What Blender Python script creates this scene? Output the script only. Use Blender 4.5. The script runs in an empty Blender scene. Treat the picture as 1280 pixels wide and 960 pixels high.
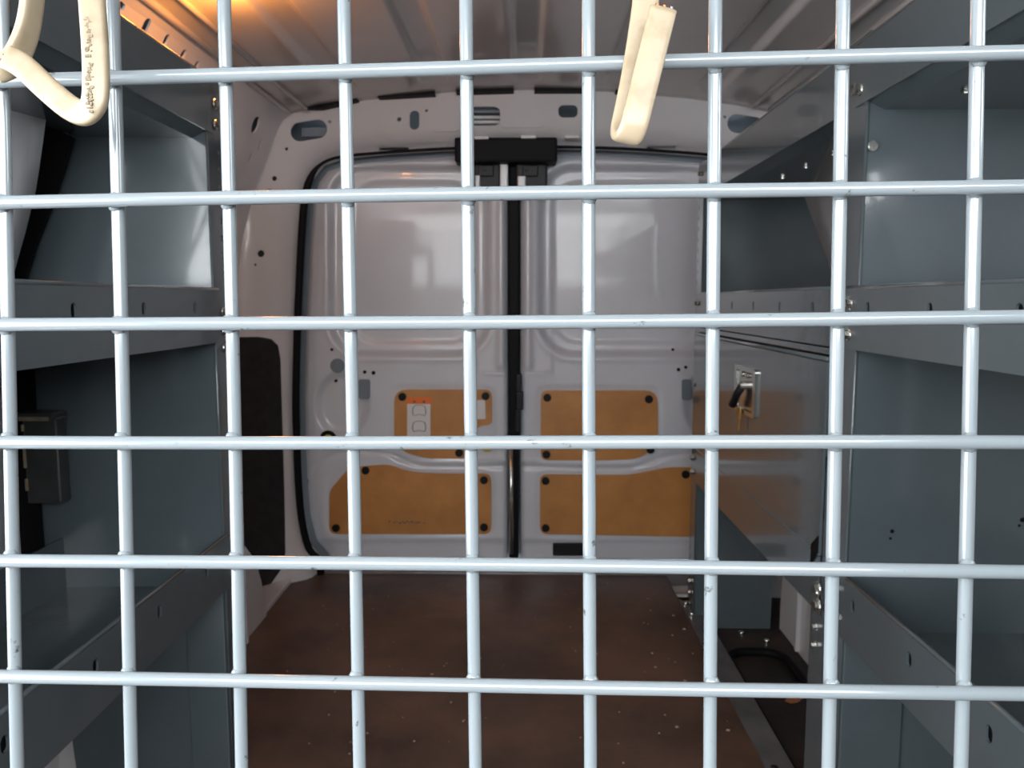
import bpy, bmesh, math, random
import numpy as np
from mathutils import Vector, Matrix
from mathutils.geometry import delaunay_2d_cdt

random.seed(4)
SC = bpy.context.scene
COL = SC.collection

# ------------------------------------------------------------------ camera
FPX = 961.0                                   # focal length in pixels of the 1280x960 frame
H = 0.775                                     # eye height above the load floor
PIT = math.atan(105 / FPX)
YAW = math.atan(15 * math.cos(PIT) / FPX)
FW = Vector((-math.sin(YAW) * math.cos(PIT), math.cos(YAW) * math.cos(PIT), -math.sin(PIT)))
RT = Vector((math.cos(YAW), math.sin(YAW), 0))
UP = RT.cross(FW)
CAM = Vector((0, 0, H))
cd = bpy.data.cameras.new('camera')
cd.sensor_width = 36
cd.lens = FPX / 1280 * 36
cd.clip_start = 0.01
cd.dof.use_dof = True
cd.dof.focus_distance = 0.33
cd.dof.aperture_fstop = 30
cam = bpy.data.objects.new('camera', cd)
COL.objects.link(cam)
cam.matrix_world = Matrix((RT, UP, -FW)).transposed().to_4x4()
cam.location = CAM
SC.camera = cam

# ------------------------------------------------------------------ world and view
w = bpy.data.worlds.new('overcast_sky')
SC.world = w
w.use_nodes = True
bg = w.node_tree.nodes['Background']
bg.inputs[0].default_value = (0.93, 0.97, 1.0, 1)
bg.inputs[1].default_value = 11.0
SC.view_settings.view_transform = 'Standard'
SC.view_settings.look = 'None'
SC.view_settings.gamma = 1
SC.view_settings.use_curve_mapping = False
SC.view_settings.exposure = 0.2
SC.cycles.max_bounces = 14
SC.cycles.diffuse_bounces = 8
SC.cycles.glossy_bounces = 6
SC.cycles.sample_clamp_indirect = 8


def portal(name, loc, normal, sx, sy):
    d = bpy.data.lights.new(name, 'AREA')
    d.shape = 'RECTANGLE'
    d.size, d.size_y = sx, sy
    d.cycles.is_portal = True
    o = bpy.data.objects.new(name, d)
    COL.objects.link(o)
    o.location = loc
    o.rotation_euler = Vector(normal).to_track_quat('-Z', 'Y').to_euler()


portal('windscreen_portal', (0, -0.98, 1.02), (0, 0.64, -0.77), 1.5, 0.9)
portal('cab_door_portal', (-0.83, -0.13, 0.82), (1, 0, 0), 1.2, 0.85)
portal('cab_window_portal', (0.85, 0.04, 1.09), (-1, 0, 0), 0.5, 0.22)


# ------------------------------------------------------------------ helpers
def ray(u, v):
    d = FW + RT * ((u - 640) / FPX) + UP * ((480 - v) / FPX)
    return d / d.y


def at_y(u, v, Y):
    return CAM + ray(u, v) * Y


def at_x(u, v, X):
    r = ray(u, v)
    return CAM + r * (X / r.x)


def at_z(u, v, Z):
    r = ray(u, v)
    return CAM + r * ((Z - H) / r.z)


def at_d(u, v, d):
    return CAM + (FW + RT * ((u - 640) / FPX) + UP * ((480 - v) / FPX)) * d


def tan_of(u, v):
    r = ray(u, v)
    return (r.x, r.z)


def mesh(name, verts, faces, mat, parent=None, smooth=False, loc=None):
    me = bpy.data.meshes.new(name)
    me.from_pydata([tuple(v) for v in verts], [], faces)
    me.materials.append(mat)
    if smooth:
        me.polygons.foreach_set('use_smooth', [True] * len(me.polygons))
    me.update()
    return link(name, me, parent, loc)


def link(name, me, parent=None, loc=None):
    o = bpy.data.objects.new(name, me)
    COL.objects.link(o)
    if parent is not None:
        o.parent = parent
        if parent.parent is None:            # parts are modelled in place; sub-parts hang on parts that sit at identity
            o.matrix_parent_inverse = Matrix.Translation(parent.location).inverted()
    if loc is not None:
        o.location = loc
    return o


def tag(o, label, cat, group=None):
    o['label'] = label
    o['category'] = cat
    if group:
        o['group'] = group
    return o


def struct(o, label=None):
    o['kind'] = 'structure'
    if label:
        o['label'] = label
    return o


def thing(name, label, cat, loc=(0, 0, 0), group=None):
    o = bpy.data.objects.new(name, None)
    o.empty_display_size = 0.05
    COL.objects.link(o)
    o.location = loc
    return tag(o, label, cat, group)


def from_bm(name, bm, mat, parent=None, smooth=False, loc=None):
    bmesh.ops.recalc_face_normals(bm, faces=bm.faces)
    me = bpy.data.meshes.new(name)
    bm.to_mesh(me)
    bm.free()
    me.materials.append(mat)
    if smooth:
        me.polygons.foreach_set('use_smooth', [True] * len(me.polygons))
    return link(name, me, parent, loc)


def bm_box(bm, lo, hi, bev=0.0, seg=2):
    b2 = bmesh.new()
    bmesh.ops.create_cube(b2, size=1)
    c = [(lo[i] + hi[i]) / 2 for i in range(3)]
    s = [abs(hi[i] - lo[i]) for i in range(3)]
    for v in b2.verts:
        v.co = Vector((c[0] + v.co.x * s[0], c[1] + v.co.y * s[1], c[2] + v.co.z * s[2]))
    if bev:
        bmesh.ops.bevel(b2, geom=b2.edges[:], offset=min(bev, min(s) * 0.45), segments=seg, affect='EDGES', profile=0.6)
    t = bpy.data.meshes.new('t')
    b2.to_mesh(t)
    b2.free()
    bm.from_mesh(t)
    bpy.data.meshes.remove(t)


def box(name, lo, hi, mat, parent=None, bev=0.002):
    bm = bmesh.new()
    bm_box(bm, lo, hi, bev)
    return from_bm(name, bm, mat, parent)


def catmull(pts, n):
    P = [Vector(p) for p in pts]
    P = [P[0] * 2 - P[1]] + P + [P[-1] * 2 - P[-2]]
    out = []
    for i in range(1, len(P) - 2):
        for k in range(n):
            t = k / n
            a, b, c, d = P[i - 1], P[i], P[i + 1], P[i + 2]
            out.append(0.5 * (2 * b + (c - a) * t + (2 * a - 5 * b + 4 * c - d) * t * t + (3 * b - a - 3 * c + d) * t ** 3))
    out.append(P[-2])
    return out


def tube_data(pts, r, n=10, closed=False, wdirs=None, half=None):
    """sweep a circle (or, with wdirs/half=(w,t), a rounded flat section) along pts"""
    pts = [Vector(p) for p in pts]
    N = len(pts)
    V, F = [], []
    ref = None
    for i, p in enumerate(pts):
        if closed:
            t = (pts[(i + 1) % N] - pts[i - 1]).normalized()
        else:
            t = (pts[min(i + 1, N - 1)] - pts[max(i - 1, 0)]).normalized()
        if wdirs is not None:
            a = Vector(wdirs[i])
            a = (a - t * a.dot(t)).normalized()
        else:
            if ref is None:
                ref = Vector((0, 0, 1)) if abs(t.z) < 0.9 else Vector((1, 0, 0))
            a = (ref - t * ref.dot(t)).normalized()
            ref = a
        b = t.cross(a)
        for k in range(n):
            th = 2 * math.pi * k / n
            c, s = math.cos(th), math.sin(th)
            if half:
                e = 0.55
                ca = math.copysign(abs(c) ** e, c) * half[0]
                sb = math.copysign(abs(s) ** e, s) * half[1]
                if abs(ca) < half[0] * 0.55:
                    sb *= 1.0
                V.append(p + a * ca + b * sb)
            else:
                rk = r[i] if isinstance(r, list) else r
                V.append(p + a * (c * rk) + b * (s * rk))
    M = N if closed else N - 1
    for i in range(M):
        j = (i + 1) % N
        for k in range(n):
            k2 = (k + 1) % n
            F.append((i * n + k, i * n + k2, j * n + k2, j * n + k))
    if not closed:
        F.append(tuple(range(n))[::-1])
        F.append(tuple((N - 1) * n + k for k in range(n)))
    return V, F


def tube(name, pts, r, mat, parent=None, n=10, closed=False):
    V, F = tube_data(pts, r, n, closed)
    return mesh(name, V, F, mat, parent, True)


def cyl(name, a, b, r, mat, parent=None, n=12, r2=None, smooth=False):
    a, b = Vector(a), Vector(b)
    bm = bmesh.new()
    bmesh.ops.create_cone(bm, cap_ends=True, segments=n, radius1=r, radius2=r if r2 is None else r2, depth=(b - a).length)
    q = (b - a).to_track_quat('Z', 'Y').to_matrix().to_4x4()
    bmesh.ops.transform(bm, matrix=Matrix.Translation((a + b) / 2) @ q, verts=bm.verts)
    bmesh.ops.bevel(bm, geom=[e for e in bm.edges if len(e.link_faces) == 2 and any(len(f.verts) > 4 for f in e.link_faces)],
                    offset=r * 0.18, segments=2, affect='EDGES')
    return from_bm(name, bm, mat, parent, smooth)


def pip(P, poly):
    """vectorised point in polygon"""
    poly = np.asarray(poly, float)
    x, y = P[:, 0], P[:, 1]
    inside = np.zeros(len(P), bool)
    j = len(poly) - 1
    for i in range(len(poly)):
        xi, yi = poly[i]
        xj, yj = poly[j]
        if yi != yj:
            inside ^= ((yi > y) != (yj > y)) & (x < (xj - xi) * (y - yi) / (yj - yi) + xi)
        j = i
    return inside


def pdist(P, poly, closed=True):
    poly = np.asarray(poly, float)
    d = np.full(len(P), 1e9)
    n = len(poly)
    for i in range(n if closed else n - 1):
        a, b = poly[i], poly[(i + 1) % n]
        ab = b - a
        t = np.clip(((P - a) @ ab) / max(ab @ ab, 1e-12), 0, 1)
        d = np.minimum(d, np.hypot(*(P - a - t[:, None] * ab).T))
    return d


def sheet(name, outer, holes, step, fn, thick, mat, parent=None, smooth=True):
    """plate with real holes: 2D outline + hole outlines, filled, mapped by fn(a, b, t), t in 0..thick"""
    loops = [outer] + list(holes)
    pts, edges = [], []
    for lp in loops:
        n0 = len(pts)
        pts += [tuple(p) for p in lp]
        edges += [(n0 + i, n0 + (i + 1) % len(lp)) for i in range(len(lp))]
    if step:
        o = np.asarray(outer, float)
        lo, hi = o.min(0), o.max(0)
        gx = np.arange(lo[0] + step * 0.5, hi[0], step)
        gy = np.arange(lo[1] + step * 0.5, hi[1], step)
        G = np.array([(a, b) for a in gx for b in gy])
        if len(G):
            keep = pip(G, outer) & (pdist(G, outer) > step * 0.35)
            for h in holes:
                keep &= ~pip(G, h)
                keep &= pdist(G, h) > step * 0.25
            pts += [tuple(p) for p in G[keep]]
    r = delaunay_2d_cdt([Vector(p) for p in pts], edges, [], 0, 1e-7)
    V2 = np.array([(p.x, p.y) for p in r[0]])
    T = np.array([f for f in r[2] if len(f) == 3])
    C = V2[T].mean(1)
    keep = pip(C, outer)
    for h in holes:
        keep &= ~pip(C, h)
    T = T[keep]
    n = len(V2)
    V = [fn(a, b, 0.0) for a, b in V2] + [fn(a, b, thick) for a, b in V2]
    F = [tuple(int(i) for i in t) for t in T]
    cnt = {}
    for t in F:
        for k in range(3):
            e = (t[k], t[(k + 1) % 3])
            cnt[e] = 1
    B = [e for e in cnt if (e[1], e[0]) not in cnt]
    base = len(V)
    # rim gets its own vertices so that the edge stays crisp
    idx = {}
    extra = []
    for e in B:
        for q in e:
            if q not in idx:
                idx[q] = base + len(extra)
                extra += [V[q], V[n + q]]
    F2 = F + [(t[2] + n, t[1] + n, t[0] + n) for t in F]
    F2 += [(idx[b], idx[a], idx[a] + 1, idx[b] + 1) for a, b in B]
    V += extra
    o = mesh(name, V, F2, mat, parent)
    me = o.data
    bm = bmesh.new()
    bm.from_mesh(me)
    loose = [v for v in bm.verts if not v.link_faces]
    bmesh.ops.delete(bm, geom=loose, context='VERTS')
    bmesh.ops.recalc_face_normals(bm, faces=bm.faces)
    bm.to_mesh(me)
    bm.free()
    if smooth:
        nt = 2 * len(F)
        me.polygons.foreach_set('use_smooth', [i < nt for i in range(len(me.polygons))])
    return o


def rrect(x0, y0, x1, y1, r, n=5):
    if not isinstance(r, (tuple, list)):
        r = (r,) * 4
    out = []
    for (cx, cy, a0, rr) in ((x1, y1, 0, r[2]), (x0, y1, 90, r[3]), (x0, y0, 180, r[0]), (x1, y0, 270, r[1])):
        sx = cx - rr if cx == x1 else cx + rr
        sy = cy - rr if cy == y1 else cy + rr
        for k in range(n + 1):
            a = math.radians(a0 + 90 * k / n)
            out.append((sx + rr * math.cos(a), sy + rr * math.sin(a)))
    return out


def ellipse(cx, cy, rx, ry, n=14, rot=0):
    c, s = math.cos(rot), math.sin(rot)
    return [(cx + rx * math.cos(t) * c - ry * math.sin(t) * s, cy + rx * math.cos(t) * s + ry * math.sin(t) * c)
            for t in [2 * math.pi * k / n for k in range(n)]]


def stadium(cx, cy, hx, hy, rot=0, n=6):
    """pill outline, half sizes hx, hy"""
    r = min(hx, hy)
    P = rrect(-hx, -hy, hx, hy, r * 0.98, n)
    c, s = math.cos(rot), math.sin(rot)
    return [(cx + x * c - y * s, cy + x * s + y * c) for x, y in P]


def sstep(a, b, x):
    t = np.clip((x - a) / (b - a), 0, 1)
    return t * t * (3 - 2 * t)


# ------------------------------------------------------------------ materials
def mat(name, col, rough=0.5, metal=0.0, var=0.0, scale=6.0, bump=0.0, bscale=80.0, col2=None, coat=0.0, spec=0.5,
        rvar=0.0, stretch=(1, 1, 1), emit=None, lo=0.35, hi=0.65):
    m = bpy.data.materials.new(name)
    m.use_nodes = True
    nt = m.node_tree
    b = nt.nodes['Principled BSDF']
    b.inputs['Base Color'].default_value = (*col, 1)
    b.inputs['Roughness'].default_value = rough
    b.inputs['Metallic'].default_value = metal
    b.inputs['Specular IOR Level'].default_value = spec
    if coat:
        b.inputs['Coat Weight'].default_value = coat
        b.inputs['Coat Roughness'].default_value = 0.06
    tc = nt.nodes.new('ShaderNodeTexCoord')
    mp = nt.nodes.new('ShaderNodeMapping')
    mp.inputs['Scale'].default_value = stretch
    nt.links.new(tc.outputs['Object'], mp.inputs[0])
    if var or col2:
        n = nt.nodes.new('ShaderNodeTexNoise')
        n.inputs['Scale'].default_value = scale
        n.inputs['Detail'].default_value = 6
        n.inputs['Roughness'].default_value = 0.6
        nt.links.new(mp.outputs[0], n.inputs['Vector'])
        cr = nt.nodes.new('ShaderNodeValToRGB')
        c2 = col2 if col2 else tuple(c * (1 - var) for c in col)
        cr.color_ramp.elements[0].position = lo
        cr.color_ramp.elements[1].position = hi
        cr.color_ramp.elements[0].color = (*c2, 1)
        cr.color_ramp.elements[1].color = (*col, 1)
        nt.links.new(n.outputs['Fac'], cr.inputs[0])
        nt.links.new(cr.outputs[0], b.inputs['Base Color'])
    if rvar:
        n2 = nt.nodes.new('ShaderNodeTexNoise')
        n2.inputs['Scale'].default_value = scale * 1.7
        n2.inputs['Detail'].default_value = 4
        nt.links.new(mp.outputs[0], n2.inputs['Vector'])
        mr = nt.nodes.new('ShaderNodeMapRange')
        mr.inputs['To Min'].default_value = max(rough - rvar, 0.02)
        mr.inputs['To Max'].default_value = rough + rvar
        nt.links.new(n2.outputs['Fac'], mr.inputs['Value'])
        nt.links.new(mr.outputs[0], b.inputs['Roughness'])
    if bump:
        n3 = nt.nodes.new('ShaderNodeTexNoise')
        n3.inputs['Scale'].default_value = bscale
        n3.inputs['Detail'].default_value = 3
        nt.links.new(mp.outputs[0], n3.inputs['Vector'])
        bp = nt.nodes.new('ShaderNodeBump')
        bp.inputs['Strength'].default_value = bump
        bp.inputs['Distance'].default_value = 0.002
        nt.links.new(n3.outputs['Fac'], bp.inputs['Height'])
        nt.links.new(bp.outputs[0], b.inputs['Normal'])
    if emit:
        b.inputs['Emission Color'].default_value = (*emit[:3], 1)
        b.inputs['Emission Strength'].default_value = emit[3]
    return m


M_WIRE = mat('grey_painted_wire', (0.225, 0.255, 0.272), 0.17, scale=110, coat=0.5, col2=(0.05, 0.045, 0.042), lo=0.27, hi=0.34)
M_BODY = mat('white_body_paint', (0.68, 0.67, 0.68), 0.30, coat=0.5, var=0.06, scale=5)
M_DOOR = mat('door_body_paint', (0.64, 0.65, 0.69), 0.32, coat=0.4, var=0.05, scale=7)
M_ROOF = mat('roof_body_paint', (0.60, 0.58, 0.57), 0.24, coat=0.5, var=0.10, scale=4)
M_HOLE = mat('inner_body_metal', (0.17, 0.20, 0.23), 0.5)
M_SHELF = mat('slate_grey_shelf_paint', (0.098, 0.122, 0.134), 0.16, coat=0.6, var=0.10, scale=9, bump=0.05, bscale=400)
M_PLY = mat('varnished_hardboard', (0.58, 0.262, 0.072), 0.45, col2=(0.46, 0.195, 0.050), scale=9, bump=0.15, bscale=200)
M_FLOOR = mat('brown_worn_floor', (0.150, 0.082, 0.054), 0.45, col2=(0.045, 0.026, 0.021), scale=3.6, bump=0.35, bscale=60, rvar=0.14, lo=0.3, hi=0.62)
M_PAN = mat('dirty_floor_pan', (0.05, 0.032, 0.024), 0.55, col2=(0.015, 0.012, 0.011), scale=7, bump=0.4, bscale=70)
M_TRIM = mat('dull_metal_trim', (0.20, 0.19, 0.19), 0.38, metal=0.3, var=0.35, scale=14)
M_BLACK = mat('black_rubber_and_shade', (0.006, 0.006, 0.007), 0.55, bump=0.1, spec=0.12)  # real rubber parts, also the shade painted into gap and lip slots
M_CARPET = mat('black_fibre_trim', (0.018, 0.017, 0.018), 0.9, var=0.4, scale=40, bump=0.8, bscale=300)
M_DARK = mat('dark_plastic', (0.011, 0.011, 0.013), 0.45, spec=0.25)
M_CHROME = mat('zinc_plated_steel', (0.62, 0.62, 0.58), 0.22, metal=1.0)
M_BRASS = mat('brass', (0.55, 0.36, 0.10), 0.3, metal=1.0)
M_CABLE = mat('cream_cable_sheath', (0.36, 0.285, 0.19), 0.34, col2=(0.28, 0.205, 0.12), scale=60, bump=0.1, bscale=90, lo=0.3, hi=0.5)
M_INK = mat('worn_cable_print', (0.22, 0.17, 0.11), 0.6)
M_COPPER = mat('copper', (0.75, 0.28, 0.12), 0.3, metal=1.0)
M_SCREW = mat('black_fastener', (0.010, 0.009, 0.009), 0.45, spec=0.2)
M_PAPER = mat('white_sticker_paper', (0.72, 0.70, 0.68), 0.5)
M_ORANGE = mat('orange_sticker_ink', (0.85, 0.17, 0.015), 0.5)
M_LINE = mat('grey_sticker_ink', (0.10, 0.10, 0.11), 0.6)
M_YELLOW = mat('yellow_plastic', (0.65, 0.45, 0.02), 0.4)
M_CAB = mat('grey_cab_trim', (0.06, 0.06, 0.062), 0.7, var=0.1)
M_LAMP = mat('warm_lamp_lens', (0.9, 0.6, 0.3), 0.4, emit=(1.0, 0.42, 0.10, 3.0))
M_BOX = mat('dark_steel_box', (0.055, 0.055, 0.055), 0.35, var=0.3, scale=30)
M_TAN = mat('chipped_tan_edge', (0.36, 0.28, 0.19), 0.6, var=0.4, scale=50)
M_LEAF = mat('dry_leaf', (0.35, 0.13, 0.05), 0.7)
M_CRUMB = mat('pale_crumb', (0.36, 0.28, 0.22), 0.8)

# ------------------------------------------------------------------ body shell
XC = 0.009                                     # middle of the van
YR = 2.00                                      # where side walls and roof meet the rear frame
half = [at_y(u, v, YR) for u, v in ((297, 420), (298, 340), (304, 295), (313, 258), (323, 227), (336, 190), (347, 162), (354, 150), (364, 142))]
prof_wall = [(-0.747, -0.06), (-0.747, 0.3)] + [(p.x, p.z) for p in half]
roof_px = [(364, 142), (400, 133), (460, 124), (560, 115), (659, 112)]
prof_roof = [(p.x, p.z) for p in [at_y(u, v, YR) for u, v in roof_px]]


def mirror_x(x):
    return 2 * XC - x


def arc(prof):
    s = [0.0]
    for a, b in zip(prof, prof[1:]):
        s.append(s[-1] + math.hypot(b[0] - a[0], b[1] - a[1]))
    return s


S_WALL = arc(prof_wall)


def wall_pt(s, side, t):
    s = min(max(s, 0), S_WALL[-1])
    for i in range(len(S_WALL) - 1):
        if s <= S_WALL[i + 1] + 1e-9:
            break
    k = (s - S_WALL[i]) / (S_WALL[i + 1] - S_WALL[i])
    a, b = prof_wall[i], prof_wall[i + 1]
    x, z = a[0] + (b[0] - a[0]) * k, a[1] + (b[1] - a[1]) * k
    dx, dz = b[0] - a[0], b[1] - a[1]
    L = math.hypot(dx, dz)
    x, z = x - dz / L * t, z + dx / L * t
    return (x if side < 0 else mirror_x(x)), z


S_TOP = S_WALL[-1]
for side, nm in ((-1, 'wall_left'), (1, 'wall_right')):
    holes = [stadium(Y, S_TOP - ds, rx, rz, rot) for Y, ds, rx, rz, rot in (
        (1.22, 0.035, 0.010, 0.006, 0), (1.30, 0.038, 0.009, 0.014, 0.2), (1.37, 0.036, 0.007, 0.010, 0.3),
        (1.44, 0.040, 0.008, 0.010, 0), (1.50, 0.046, 0.007, 0.013, 0.2), (1.60, 0.018, 0.012, 0.007, 0),
        (1.86, 0.075, 0.018, 0.020, 0.4), (1.93, 0.11, 0.006, 0.016, 0.2), (1.90, 0.15, 0.006, 0.013, 0.2))]
    s_lv = sorted(S_WALL)
    outer = [(0.36, 0)] + [(YR, s) for s in s_lv] + [(0.36, s) for s in s_lv[:0:-1]]
    o = sheet(nm, outer, holes, 0.06,
              lambda a, b, t, side=side: (wall_pt(b, side, t)[0], a, wall_pt(b, side, t)[1]), 0.004, M_BODY)
    struct(o, 'white painted inner side wall of the van')
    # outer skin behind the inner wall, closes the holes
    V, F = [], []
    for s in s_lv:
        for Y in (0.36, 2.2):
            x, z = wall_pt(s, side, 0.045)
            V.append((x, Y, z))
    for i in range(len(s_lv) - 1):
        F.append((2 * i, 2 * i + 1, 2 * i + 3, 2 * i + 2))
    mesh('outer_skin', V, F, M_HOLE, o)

# roof: pressed ribs run lengthways
rx = []
prof_r = [(x, z) for x, z in prof_roof] + [(mirror_x(x), z) for x, z in prof_roof[-2::-1]]
pr = np.array(prof_r)
xs = sorted(set(np.round(np.linspace(pr[0, 0], pr[-1, 0], 240), 5).tolist()))
ribs = [-0.43, -0.21, 0.005, 0.22, 0.44]


def roof_z(x, Y):
    z = float(np.interp(x, pr[:, 0], pr[:, 1]))
    k = float(sstep(1.93, 1.86, Y)) if Y > 1.8 else 1.0
    for r in ribs:
        d = abs(x - r)
        z += 0.011 * k * float(1 - sstep(0.022, 0.034, d))
    return z


ys = [0.36, 0.9, 1.3, 1.6, 1.78, 1.84, 1.86, 1.88, 1.90, 1.92, 1.94, 1.97, YR + 0.03]
V = [(x, Y, roof_z(x, Y)) for Y in ys for x in xs]
n = len(xs)
F = [(j * n + i, j * n + i + 1, (j + 1) * n + i + 1, (j + 1) * n + i) for j in range(len(ys) - 1) for i in range(n - 1)]
ceil = mesh('ceiling', V, F, M_ROOF, None, True)
so = ceil.modifiers.new('thickness', 'SOLIDIFY')
so.thickness = 0.004
so.offset = 1
struct(ceil, 'ribbed painted sheet metal roof of the van')

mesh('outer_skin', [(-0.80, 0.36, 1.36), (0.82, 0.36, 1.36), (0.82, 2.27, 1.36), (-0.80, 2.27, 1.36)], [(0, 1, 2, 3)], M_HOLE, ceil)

for (x, dz, r_) in ((pr[0, 0], 0.002, 0.007), (pr[0, 0] + 0.045, 0.004, 0.006), (pr[-1, 0], 0.002, 0.007), (pr[-1, 0] - 0.045, 0.004, 0.006)):
    zz = float(np.interp(x, pr[:, 0], pr[:, 1])) - dz
    tube('roof_bead', [(x, 0.38, zz), (x, 1.2, zz), (x, 1.97, zz)], r_, M_ROOF, ceil, 10)

# floor
fl = box('floor', (-0.66, 0.30, -0.03), (0.405, 2.13, 0.0), M_FLOOR, None, 0.004)
struct(fl, 'worn dark brown load floor')
pan = box('floor_pan', (-0.76, -1.3, -0.06), (0.78, 2.2, -0.037), M_PAN, None, 0)
struct(pan, 'dirty dark floor pan beside the raised load floor')
tr = sheet('trim_1', [(0.403, 0.40), (0.455, 0.40), (0.455, 1.80), (0.440, 1.88), (0.403, 1.93)], [], 0,
           lambda a, b, t: (a, b, 0.004 - t - (0.010 if a > 0.45 else 0)), 0.037, M_TRIM, None, False)
struct(tr, 'grey metal edging strip along the right side of the load floor')
for Y in (1.83, 1.90, 1.2, 0.8):
    cyl('trim_screw', (0.415, Y, 0.003), (0.415, Y, 0.009), 0.007, M_CHROME, tr, 10)
struct(box('trim_2', (-0.66, 2.11, -0.03), (0.68, 2.2, 0.006), M_TRIM, None, 0.003), 'dark metal sill strip below the rear doors')

# ------------------------------------------------------------------ rear frame (ring round the door opening)
open_px = [(404, 724), (402, 697), (389, 682), (380, 645), (376, 600), (374, 550), (373, 500), (374, 440), (376, 380), (380, 300), (384, 252), (391, 225), (405, 207),
           (432, 198), (500, 192), (570, 188), (642, 186)]
YO = 2.135
left = [at_y(u, v, YO) for u, v in open_px]
open_xz = [(p.x, p.z) for p in left] + [(mirror_x(p.x), p.z) for p in left[-2::-1]]
open_t = [(x / YO, (z - H) / YO) for x, z in open_xz]
outer_xz = prof_wall[1:] + prof_roof[1:] + [(mirror_x(x), z) for x, z in (prof_roof[-2::-1] + prof_wall[-2:0:-1])]
outer_xz = [(-0.747, -0.02)] + outer_xz + [(mirror_x(-0.747), -0.02)]
outer_t = [(x / YR, (z - H) / YR) for x, z in outer_xz]
OT = np.array(open_t)


def ring_Y(a, b):
    d = float(pdist(np.array([(a, b)]), OT, True)[0])
    return YO - 0.045 * float(sstep(0.0, 0.020, d)) - (YO - YR - 0.045) * min(1.0, d / 0.075)


def ring_pt(a, b, t):
    Y = ring_Y(a, b)
    return (a * Y, Y + t, H + b * Y)


def T(u, v):
    return tan_of(u, v)


def px_poly(P):
    return [T(u, v) for u, v in P]


ring_holes_px = [stadium(386, 163, 23, 12, -0.16), stadium(518, 150, 6, 12), ellipse(499, 149, 3, 3, 8), ellipse(533, 138, 2.2, 2.2, 8),
                 stadium(605, 145, 23, 12), rrect(698, 131, 722, 147, 6), ellipse(656, 131, 2, 2, 8),
                 stadium(932, 156, 23, 12, 0.16), stadium(800, 150, 6, 12), rrect(474, 184, 511, 188, 1.5),
                 rrect(808, 182, 845, 186, 1.5), ellipse(412, 152, 2.2, 2.2, 8), ellipse(358, 186, 2.2, 2.2, 8),
                 ellipse(343, 223, 3.2, 3.2, 8), ellipse(337, 240, 6, 4, 10), ellipse(326, 317, 4.5, 4.5, 10), ellipse(319, 331, 1.8, 1.8, 8),
                 ellipse(906, 146, 2.2, 2.2, 8)]
wb = sheet('wall_back', outer_t, [open_t] + [px_poly(h) for h in ring_holes_px], 0.0105, ring_pt, 0.004, M_BODY)
struct(wb, 'white painted rear door frame with oval access holes')
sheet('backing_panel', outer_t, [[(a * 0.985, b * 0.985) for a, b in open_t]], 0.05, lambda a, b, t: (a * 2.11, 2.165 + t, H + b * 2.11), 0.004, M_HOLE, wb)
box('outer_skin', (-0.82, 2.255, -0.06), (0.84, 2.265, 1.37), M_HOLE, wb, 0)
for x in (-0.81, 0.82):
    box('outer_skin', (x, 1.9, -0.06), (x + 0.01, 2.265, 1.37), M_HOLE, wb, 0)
# bars seen in the wide oval hole, and inner plate behind the left slot
for v in (139, 147, 153):
    p, q = at_y(580, v, 2.10), at_y(630, v, 2.10)
    box('hole_bar', (p.x, 2.095, p.z - 0.004), (q.x, 2.105, p.z + 0.004), M_BODY, wb, 0.002)
p, q = at_y(378, 172, 2.10), at_y(410, 160, 2.10)
box('hole_plate', (p.x, 2.09, p.z), (q.x, 2.10, q.z), M_HOLE, wb, 0.003)
# embossed pads on the header
for (u0, v0, u1, v1, dz) in ((540, 137, 575, 165, 0.004), (625, 128, 680, 160, 0.004)):
    sheet('embossed_pad', px_poly(rrect(u0, v0, u1, v1, 7)), [], 0.012, lambda a, b, t, dz=dz: ring_pt(a, b, t - dz), 0.006, M_BODY, wb)
# dark gaps where the header flange meets the roof
for (u0, u1, v0, v1) in ((366, 402, 132, 131), (400, 446, 131, 121), (472, 543, 118, 114), (570, 642, 112, 110), (668, 740, 110, 110), (770, 832, 111, 113), (872, 925, 117, 124), (925, 950, 124, 128)):
    a0, a1 = T(u0, v0), T(u1, v1)
    hh = 3.4 / FPX
    P = [(a0[0], a0[1] - hh), (a1[0], a1[1] - hh), (a1[0], a1[1] + hh), (a0[0], a0[1] + hh)]
    sheet('roof_gap', P, [], 0.02, lambda a, b, t: (a * (YR - 0.02), YR - 0.02 + t, H + b * (YR - 0.02)), 0.03, M_BLACK, wb, False)
# weather seal
seal_pts = [(x * 0.997 + XC * 0.003, 2.105, z) for x, z in open_xz]
sp = catmull([Vector(p) for p in seal_pts], 3)
V, F = tube_data(sp, [0.0105 - 0.0065 * float(sstep(1.08, 1.15, p.z)) for p in sp], 10)
mesh('door_seal', V, F, M_BLACK, wb, True)

# fibre trim panel low on the left of the frame
P = [(285, 421), (325, 421), (340, 424), (348, 432), (351, 450), (353, 520), (356, 620), (357, 690), (354, 708), (334, 737), (285, 737)]
o = sheet('trim_3', px_poly(P), [], 0.012, lambda a, b, t: ring_pt(a, b, t - 0.014), 0.012, M_CARPET)
struct(o, 'black fibre trim panel on the left rear pillar')

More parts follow.
